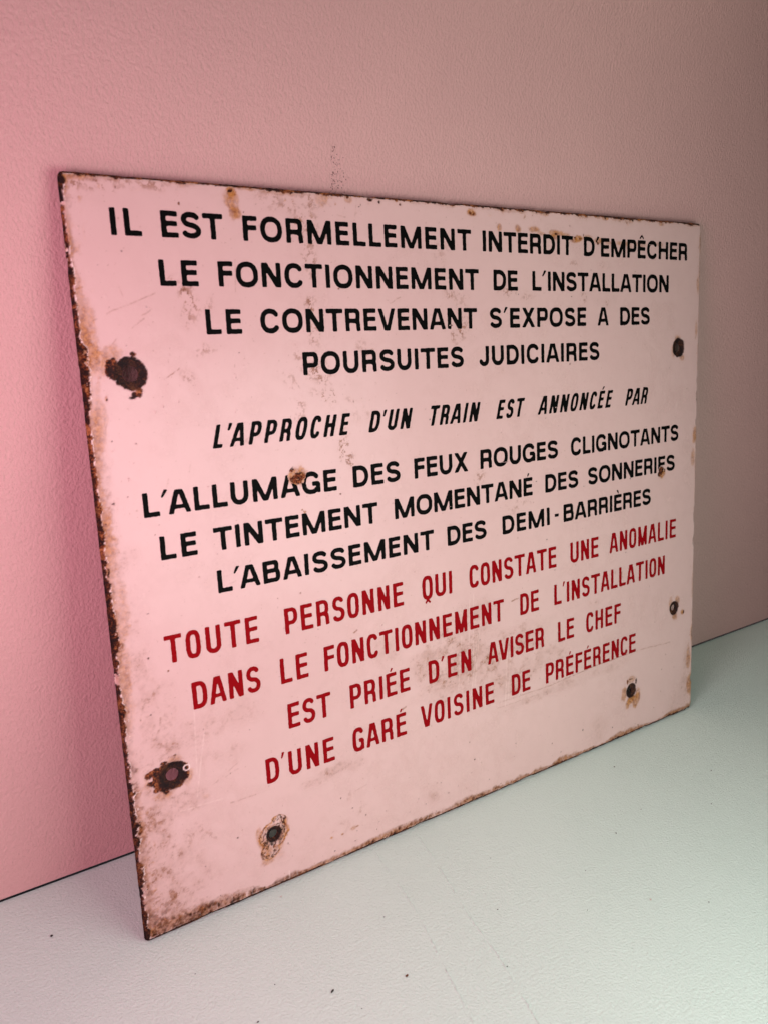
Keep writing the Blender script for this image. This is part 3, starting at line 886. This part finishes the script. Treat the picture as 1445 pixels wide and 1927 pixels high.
WORDS = [
    (1, "IL", 27.2, 46.1, 468.8, 468.8),
    (1, "EST", 58.5, 99.5, 468.8, 468.7),
    (1, "FORMELLEMENT", 113.5, 307.2, 468.7, 468.5),
    (1, "INTERDIT", 319.0, 420.7, 468.5, 468.4),
    (1, "D'EMPÊCHER", 434.4, 577.7, 468.4, 468.2),
    (2, "LE", 54.5, 79.8, 439.4, 439.3),
    (2, "FONCTIONNEMENT", 93.7, 314.0, 439.3, 438.7),
    (2, "DE", 329.5, 355.8, 438.6, 438.5),
    (2, "L'INSTALLATION", 372.4, 550.4, 438.5, 438.0),
    (3, "LE", 82.4, 107.4, 408.9, 408.9),
    (3, "CONTREVENANT", 121.2, 311.1, 408.9, 408.7),
    (3, "S'EXPOSE", 324.5, 437.0, 408.7, 408.6),
    (3, "A", 451.8, 466.2, 408.6, 408.6),
    (3, "DES", 481.7, 523.3, 408.5, 408.5),
    (4, "POURSUITES", 151.5, 296.2, 379.2, 378.8),
    (4, "JUDICIAIRES", 312.3, 454.1, 378.8, 378.4),
    (5, "L'APPROCHE", 81.7, 186.2, 334.5, 334.5),
    (5, "D'UN", 205.1, 242.3, 334.5, 334.5),
    (5, "TRAIN", 260.3, 310.4, 334.5, 334.5),
    (5, "EST", 331.1, 359.9, 334.5, 334.5),
    (5, "ANNONCÉE", 378.7, 470.7, 334.5, 334.5),
    (5, "PAR", 491.3, 521.5, 334.5, 334.5),
    (6, "L'ALLUMAGE", 29.4, 173.0, 294.6, 294.6),
    (6, "DES", 187.2, 229.9, 294.6, 294.6),
    (6, "FEUX", 243.3, 297.6, 294.6, 294.6),
    (6, "ROUGES", 310.6, 400.5, 294.6, 294.6),
    (6, "CLIGNOTANTS", 416.7, 569.1, 294.6, 294.6),
    (7, "LE", 37.7, 62.7, 265.1, 265.1),
    (7, "TINTEMENT", 74.7, 207.6, 265.1, 265.1),
    (7, "MOMENTANÉ", 223.1, 369.1, 265.1, 265.2),
    (7, "DES", 384.5, 426.0, 265.2, 265.2),
    (7, "SONNERIES", 438.7, 564.1, 265.2, 265.2),
    (8, "L'ABAISSEMENT", 74.8, 259.9, 235.4, 235.4),
    (8, "DES", 273.6, 315.3, 235.4, 235.4),
    (8, "DEMI", 333.3, 389.4, 235.4, 235.4),
    (8, "BARRIÈRES", 406.8, 527.9, 235.4, 235.4),
    (9, "TOUTE", 33.8, 101.8, 194.3, 194.5),
    (9, "PERSONNE", 122.9, 227.7, 194.5, 194.8),
    (9, "QUI", 246.2, 276.7, 194.8, 194.9),
    (9, "CONSTATE", 295.3, 397.3, 194.9, 195.2),
    (9, "UNE", 415.3, 452.7, 195.2, 195.3),
    (9, "ANOMALIE", 468.1, 567.8, 195.4, 195.6),
    (10, "DANS", 49.6, 100.3, 157.6, 157.8),
    (10, "LE", 116.5, 139.2, 157.9, 158.0),
    (10, "FONCTIONNEMENT", 153.1, 332.8, 158.1, 159.0),
    (10, "DE", 352.0, 374.8, 159.0, 159.2),
    (10, "L'INSTALLATION", 394.1, 550.7, 159.3, 160.0),
    (11, "EST", 119.9, 156.4, 121.9, 122.1),
    (11, "PRIÉE", 173.6, 230.2, 122.1, 122.4),
    (11, "D'EN", 249.3, 294.5, 122.4, 122.6),
    (11, "AVISER", 313.2, 380.6, 122.7, 123.0),
    (11, "LE", 398.3, 419.5, 123.0, 123.1),
    (11, "CHEF", 435.7, 484.7, 123.2, 123.4),
    (12, "D'UNE", 99.1, 156.9, 84.9, 85.3),
    (12, "GARÉ", 173.6, 224.7, 85.4, 85.7),
    (12, "VOISINE", 239.6, 319.2, 85.8, 86.3),
    (12, "DE", 340.1, 362.8, 86.4, 86.6),
    (12, "PRÉFÉRENCE", 382.2, 507.1, 86.7, 87.5),
]


def sarea(L):
    return 0.5 * sum(a[0] * b[1] - b[0] * a[1] for a, b in zip(L, L[1:] + L[:1]))


def tess_loops(loops):
    """triangulate each outer loop with the holes inside it; indices run over all loops"""
    off = []; o = 0
    for L in loops: off.append(o); o += len(L)
    outs = [k for k, L in enumerate(loops) if sarea(L) > 0]; ins = [k for k in range(len(loops)) if k not in outs]
    T_ = []
    for k in outs:
        mine = [k] + [i for i in ins if inside(loops[i][0][0], loops[i][0][1], [loops[k]])]
        mp = [off[i] + j for i in mine for j in range(len(loops[i]))]
        for t in tessellate_polygon([[Vector((p[0], p[1], 0)) for p in loops[i]] for i in mine]):
            T_.append(tuple(mp[v] for v in t))
    return T_


_wearpts = []
for (cx, cy, rx, ry) in [(559, 896, 7.2, 6.4), (566, 905, 3.2, 3.4), (1241, 889, 4.2, 4.0)]:
    px, py = pm(cx, cy); _wearpts.append((px, py, rx, ry))


def make_word(line, text, xl, xr, bl, br):
    style = 'italic' if line == 5 else ('black' if line <= 8 else 'red')
    mat = MAT_RED if style == 'red' else MAT_BLACK
    shear = 0.266 if style == 'italic' else 0.0
    cap = CAP[style]
    gl = [glyph(c, style) for c in text]
    tot = sum(g[1] for g in gl)
    gaps = [SB[BASEC.get(a, a)][1] + SB[BASEC.get(b, b)][0] for a, b in zip(text, text[1:])]
    for i, (a, b) in enumerate(zip(text, text[1:])):
        if (a, b) in (('A', 'V'), ('L', "T"), ('V', 'A')): gaps[i] -= .6
        if a == "'" and b == 'A': gaps[i] -= (2.0 if style == 'black' else 1.2)
    need = (xr - xl) - tot
    sg = sum(gaps)
    kx = 1.0
    if sg > 0:
        kg = need / sg
        lo, hi = 0.75, 1.45
        if kg < lo or kg > hi:
            kk = min(max(kg, lo), hi)
            kx = (xr - xl) / (tot + sg * kk); kg = kk
    else:
        kg = 1; kx = (xr - xl) / tot
    verts, faces = [], []
    x = xl
    for i, (c, (lp, w)) in enumerate(zip(text, gl)):
        jit = rng.normal(0, .10); jr = rng.normal(0, .004)
        loops = []
        for L in lp:
            out = []
            for (px, py) in L[::2] if len(L) > 30 else L:
                gxp = x + px * kx
                gyp = py + jit * .6
                gyp2 = bl + (br - bl) * ((gxp - xl) / max(xr - xl, 1)) + gyp
                gxp2 = gxp + shear * (py - cap / 2) + jr * (py - cap / 2)
                # slightly uneven screened edge
                n1 = float(vnoise(np.array([gxp2]), np.array([gyp2]), 1.7, 61)[0]); n2 = float(vnoise(np.array([gxp2]), np.array([gyp2]), 1.7, 62)[0])
                gxp2 += .13 * n1; gyp2 += .13 * n2
                out.append((gxp2, gyp2))
            loops.append(out)
        if any(abs(x + w / 2 - p[0]) < w and abs(bl + cap / 2 - p[1]) < cap for p in _wearpts):
            loops = eat(loops)
        if not loops:
            x += w * kx + (gaps[i] * kg * kx if i < len(gaps) else 0); continue
        tess = tess_loops(loops)
        base = len(verts)
        pts = [p for L in loops for p in L]; n = len(pts)
        for p in pts: verts.append((p[0] / 1000, p[1] / 1000, (height_at(*p) + .16) / 1000))
        for p in pts: verts.append((p[0] / 1000, p[1] / 1000, (height_at(*p) - .10) / 1000))
        for t in tess:
            a, b, c_ = (pts[k] for k in t)
            area2 = (b[0] - a[0]) * (c_[1] - a[1]) - (b[1] - a[1]) * (c_[0] - a[0])
            t = t if area2 > 0 else tuple(reversed(t))
            faces.append(tuple(base + k for k in t))
        o = base
        for L in loops:
            m_ = len(L)
            for k in range(m_):
                a, b = o + k, o + (k + 1) % m_
                faces.append((a, a + n, b + n, b))
            o += m_
        x += w * kx + (gaps[i] * kg * kx if i < len(gaps) else 0)
    ob = link('word', verts, faces, mat, sign)
    return ob


def inside(px, py, loops):
    c = False
    for L in loops:
        a = np.array(L); b = np.roll(a, -1, 0)
        cond = (a[:, 1] > py) != (b[:, 1] > py)
        xx = (b[cond, 0] - a[cond, 0]) * (py - a[cond, 1]) / (b[cond, 1] - a[cond, 1]) + a[cond, 0]
        if (np.sum(px < xx) % 2) == 1: c = not c
    return c


def eat(loops):
    """re-raster a letter and subtract the rusted-away spots"""
    a = np.concatenate([np.array(L) for L in loops])
    st = .3
    xs = np.arange(a[:, 0].min() - 1, a[:, 0].max() + 1, st); ys = np.arange(a[:, 1].min() - 1, a[:, 1].max() + 1, st)
    F = np.zeros((len(ys), len(xs)))
    segs = [(np.array(L), np.roll(np.array(L), -1, 0)) for L in loops]
    for j, yy in enumerate(ys):
        cnt = np.zeros(len(xs), int)
        for p, q_ in segs:
            cond = (p[:, 1] > yy) != (q_[:, 1] > yy)
            xx = (q_[cond, 0] - p[cond, 0]) * (yy - p[cond, 1]) / (q_[cond, 1] - p[cond, 1]) + p[cond, 0]
            for v_ in xx: cnt += (xs < v_)
        F[j] = np.where(cnt % 2 == 1, 1.0, -1.0)
    k = np.array([.25, .5, .25])
    F = np.apply_along_axis(lambda r_: np.convolve(r_, k, 'same'), 0, F); F = np.apply_along_axis(lambda r_: np.convolve(r_, k, 'same'), 1, F)
    XX, YY = np.meshgrid(xs, ys)
    nA = fbm(XX, YY, 7, 11, 4, .65); nB = fbm(XX, YY, 2.4, 12, 3, .7)
    for px, py, rx, ry in _wearpts:
        d = (flakes_ring(XX, YY, px, py, rx, ry) - 1) * min(rx, ry) + .8 * nA + .7 * nB
        F = np.minimum(F, np.clip(d, -1, 1))
    return [L[::2] if len(L) > 30 else L for L in contours(F, xs[0], ys[0], st)]


for wd in WORDS:
    o = make_word(*wd)
    style = 'slanted black' if wd[0] == 5 else ('black' if wd[0] <= 8 else 'dark red condensed')
    if wd[0] in (5,) or wd[0] >= 9: o['label'] = style + ' lettering'
# the hyphen between DEMI and BARRIERES
hx0, hy0 = pm(1042.6, 975.6); hx1, hy1 = pm(1049.6, 970.2)
hv = [(hx0, 241.7), (hx1 + .3, 241.7), (hx1 + .3, 244.3), (hx0, 244.3)]
vv = [(a / 1000, b / 1000, (height_at(a, b) + .16) / 1000) for a, b in hv] + [(a / 1000, b / 1000, (height_at(a, b) - .1) / 1000) for a, b in hv]
link('hyphen', vv, [(0, 1, 2, 3)] + [(k, k + 4, (k + 1) % 4 + 4, (k + 1) % 4) for k in range(4)], MAT_BLACK, sign)


# ------------------------------------------------------------------ seams and crumbs on the floor
def seam(pts, amp, seed):
    """a hairline crack in the floor paint: a thin broken ridge"""
    r = random.Random(seed); V, Fc = [], []
    P = []
    for (a, b) in zip(pts, pts[1:]):
        n = max(2, int(math.dist(a, b) / 1.1))
        for k in range(n):
            t = k / n; P.append((a[0] + (b[0] - a[0]) * t + r.gauss(0, .28), a[1] + (b[1] - a[1]) * t))
    for k, (x, y) in enumerate(P):
        hgt = max(.03, amp * (.4 + .9 * r.random()) * (0.25 if (k // 9 + seed) % 4 == 0 else 1)); wd = .35 + .35 * r.random()
        V += [((x - wd) / 1000, y / 1000, -0.00002), (x / 1000, y / 1000, hgt / 1000), ((x + wd) / 1000, y / 1000, -0.00002)]
        if k:
            b = 3 * k
            Fc += [(b - 3, b - 2, b + 1, b), (b - 2, b - 1, b + 2, b + 1)]
    o = link('paint_crack', V, Fc, MAT_FLOOR, floor, smooth=True)
    return o


seam([(186.5, 16.0), (184.0, -11.2), (179.9, -53.3), (175.3, -80.1), (169.4, -103.9), (160.9, -138.5), (150, -182)], .7, 3)
seam([(226.0, 2.0), (222.6, -26.5), (213.8, -68.8), (206.9, -96.3), (202.1, -134.1), (191.0, -180.2), (180, -230)], .8, 4)


def simple_mat(name, c, rough=.8):
    m, nt, p = new_mat(name)
    v = objvec(nt)
    nt.links.new(ramp(nt, noise(nt, v, 1500, 2), [(.35, tuple(x * .6 for x in c)), (.65, c)]), p.inputs['Base Color'])
    p.inputs['Roughness'].default_value = rough
    return m


MAT_DARK = simple_mat('dark_grit', (0.02, 0.014, 0.01)); MAT_BROWN = simple_mat('brown_grit', (0.17, 0.07, 0.025)); MAT_PALE = simple_mat('pale_grit', (0.72, 0.66, 0.58))


def crumb(x, y, r, mat, seed, elong=1.0, ang=0.0):
    r *= 0.8
    rr = random.Random(seed); V, Fc = [], []
    nu, nv = 8, 5
    for j in range(nv + 1):
        th = math.pi * j / nv
        for i in range(nu):
            ph = 2 * math.pi * i / nu
            k = 1 + rr.uniform(-.28, .28)
            px, py, pz = math.sin(th) * math.cos(ph) * r * elong * k, math.sin(th) * math.sin(ph) * r * k, math.cos(th) * r * .55 * k
            V.append(((px * math.cos(ang) - py * math.sin(ang)) / 1000, (px * math.sin(ang) + py * math.cos(ang)) / 1000, pz / 1000))
    for j in range(nv):
        for i in range(nu):
            a = j * nu + i; b = j * nu + (i + 1) % nu
            Fc.append((a, a + nu, b + nu, b))
    o = link('crumb', V, Fc, mat); o.location = (x / 1000, y / 1000, min(v[2] for v in V) * -1)
    o['category'] = 'crumb'
    return o


spec = [(-52.5, 40.7, 1.0, MAT_DARK, 1.2, .4, 'black speck alone on the floor left of the sign, below the bare stretch of wall'),
        (138.4, -115.2, .95, MAT_BROWN, 1.5, .3, 'rust-brown crumb on the floor near the bottom of the photo, beside the paint crack'),
        (90.5, -99.2, 0.85, MAT_DARK, 2.2, 0.55, 'thin black splinter lying on the floor in front of the sign'),
        (99.0, -9.7, .8, MAT_PALE, 1.3, .2, 'pale chip of glaze just in front of the sign foot'),
        (335.9, -157.5, .95, MAT_PALE, 1.4, .5, 'pale grain on the open floor right of the two paint cracks')]
for k, (x, y, r_, mt, el, an, lab) in enumerate(spec):
    o = crumb(x, y, r_, mt, 50 + k, el, an); o['label'] = lab
gv, gf = [], []
for k, (x, y, r_) in enumerate([(201.1, -145.1, .5), (153.5, -65.5, .45), (372.5, -182.5, .5), (415.0, -83.5, .5), (520.0, -80.9, .8), (476.7, -111.5, .6),
                                (443.0, -28.8, .7), (286.5, -139.1, .4), (229.2, -103.4, .45), (127.1, 12.0, .5), (39.9, -93.8, .6), (371.4, -92.9, .6), (61, -75, .45),
                                (100, -120, .35), (260, -60, .35), (316, -110, .35), (20, -40, .35)]):
    o = crumb(x, y, r_, MAT_DARK, 90 + k, random.uniform(1.0, 1.8), random.uniform(0, 3))
    b0 = len(gv)
    gv += [tuple(v.co + o.location) for v in o.data.vertices]
    gf += [tuple(b0 + i for i in p.vertices) for p in o.data.polygons]
    bpy.data.objects.remove(o)
o = link('grit', gv, gf, MAT_DARK); o['kind'] = 'stuff'
o['label'] = 'tiny dark specks of grit strewn over the pale floor in front of the sign'; o['category'] = 'grit'
# sooty scuff on the wall above the sign: clustered dark dots
V, Fc = [], []
r = random.Random(5)
for k in range(150):
    if k < 70: x, z = 189.0 + r.gauss(0, .9), r.uniform(494, 529)
    else: x, z = 194.0 + r.gauss(0, 3.4), 509 + r.gauss(0, 6)
    s = r.uniform(.12, .5) * (1.0 if k < 70 else .9)
    n = 6; b = len(V)
    V.append((x / 1000, WALL_Y - .0002, z / 1000))
    for i in range(n):
        a = 2 * math.pi * i / n; q_ = s * r.uniform(.6, 1.3)
        V.append(((x + q_ * math.cos(a)) / 1000, WALL_Y - .00002, (z + q_ * 1.4 * math.sin(a)) / 1000))
    for i in range(n): Fc.append((b, b + 1 + i, b + 1 + (i + 1) % n))
MAT_SOOT = simple_mat('soot', (0.30, 0.175, 0.155))
o = link('scuff_mark', V, Fc, MAT_SOOT, wall)
o['kind'] = 'stuff'
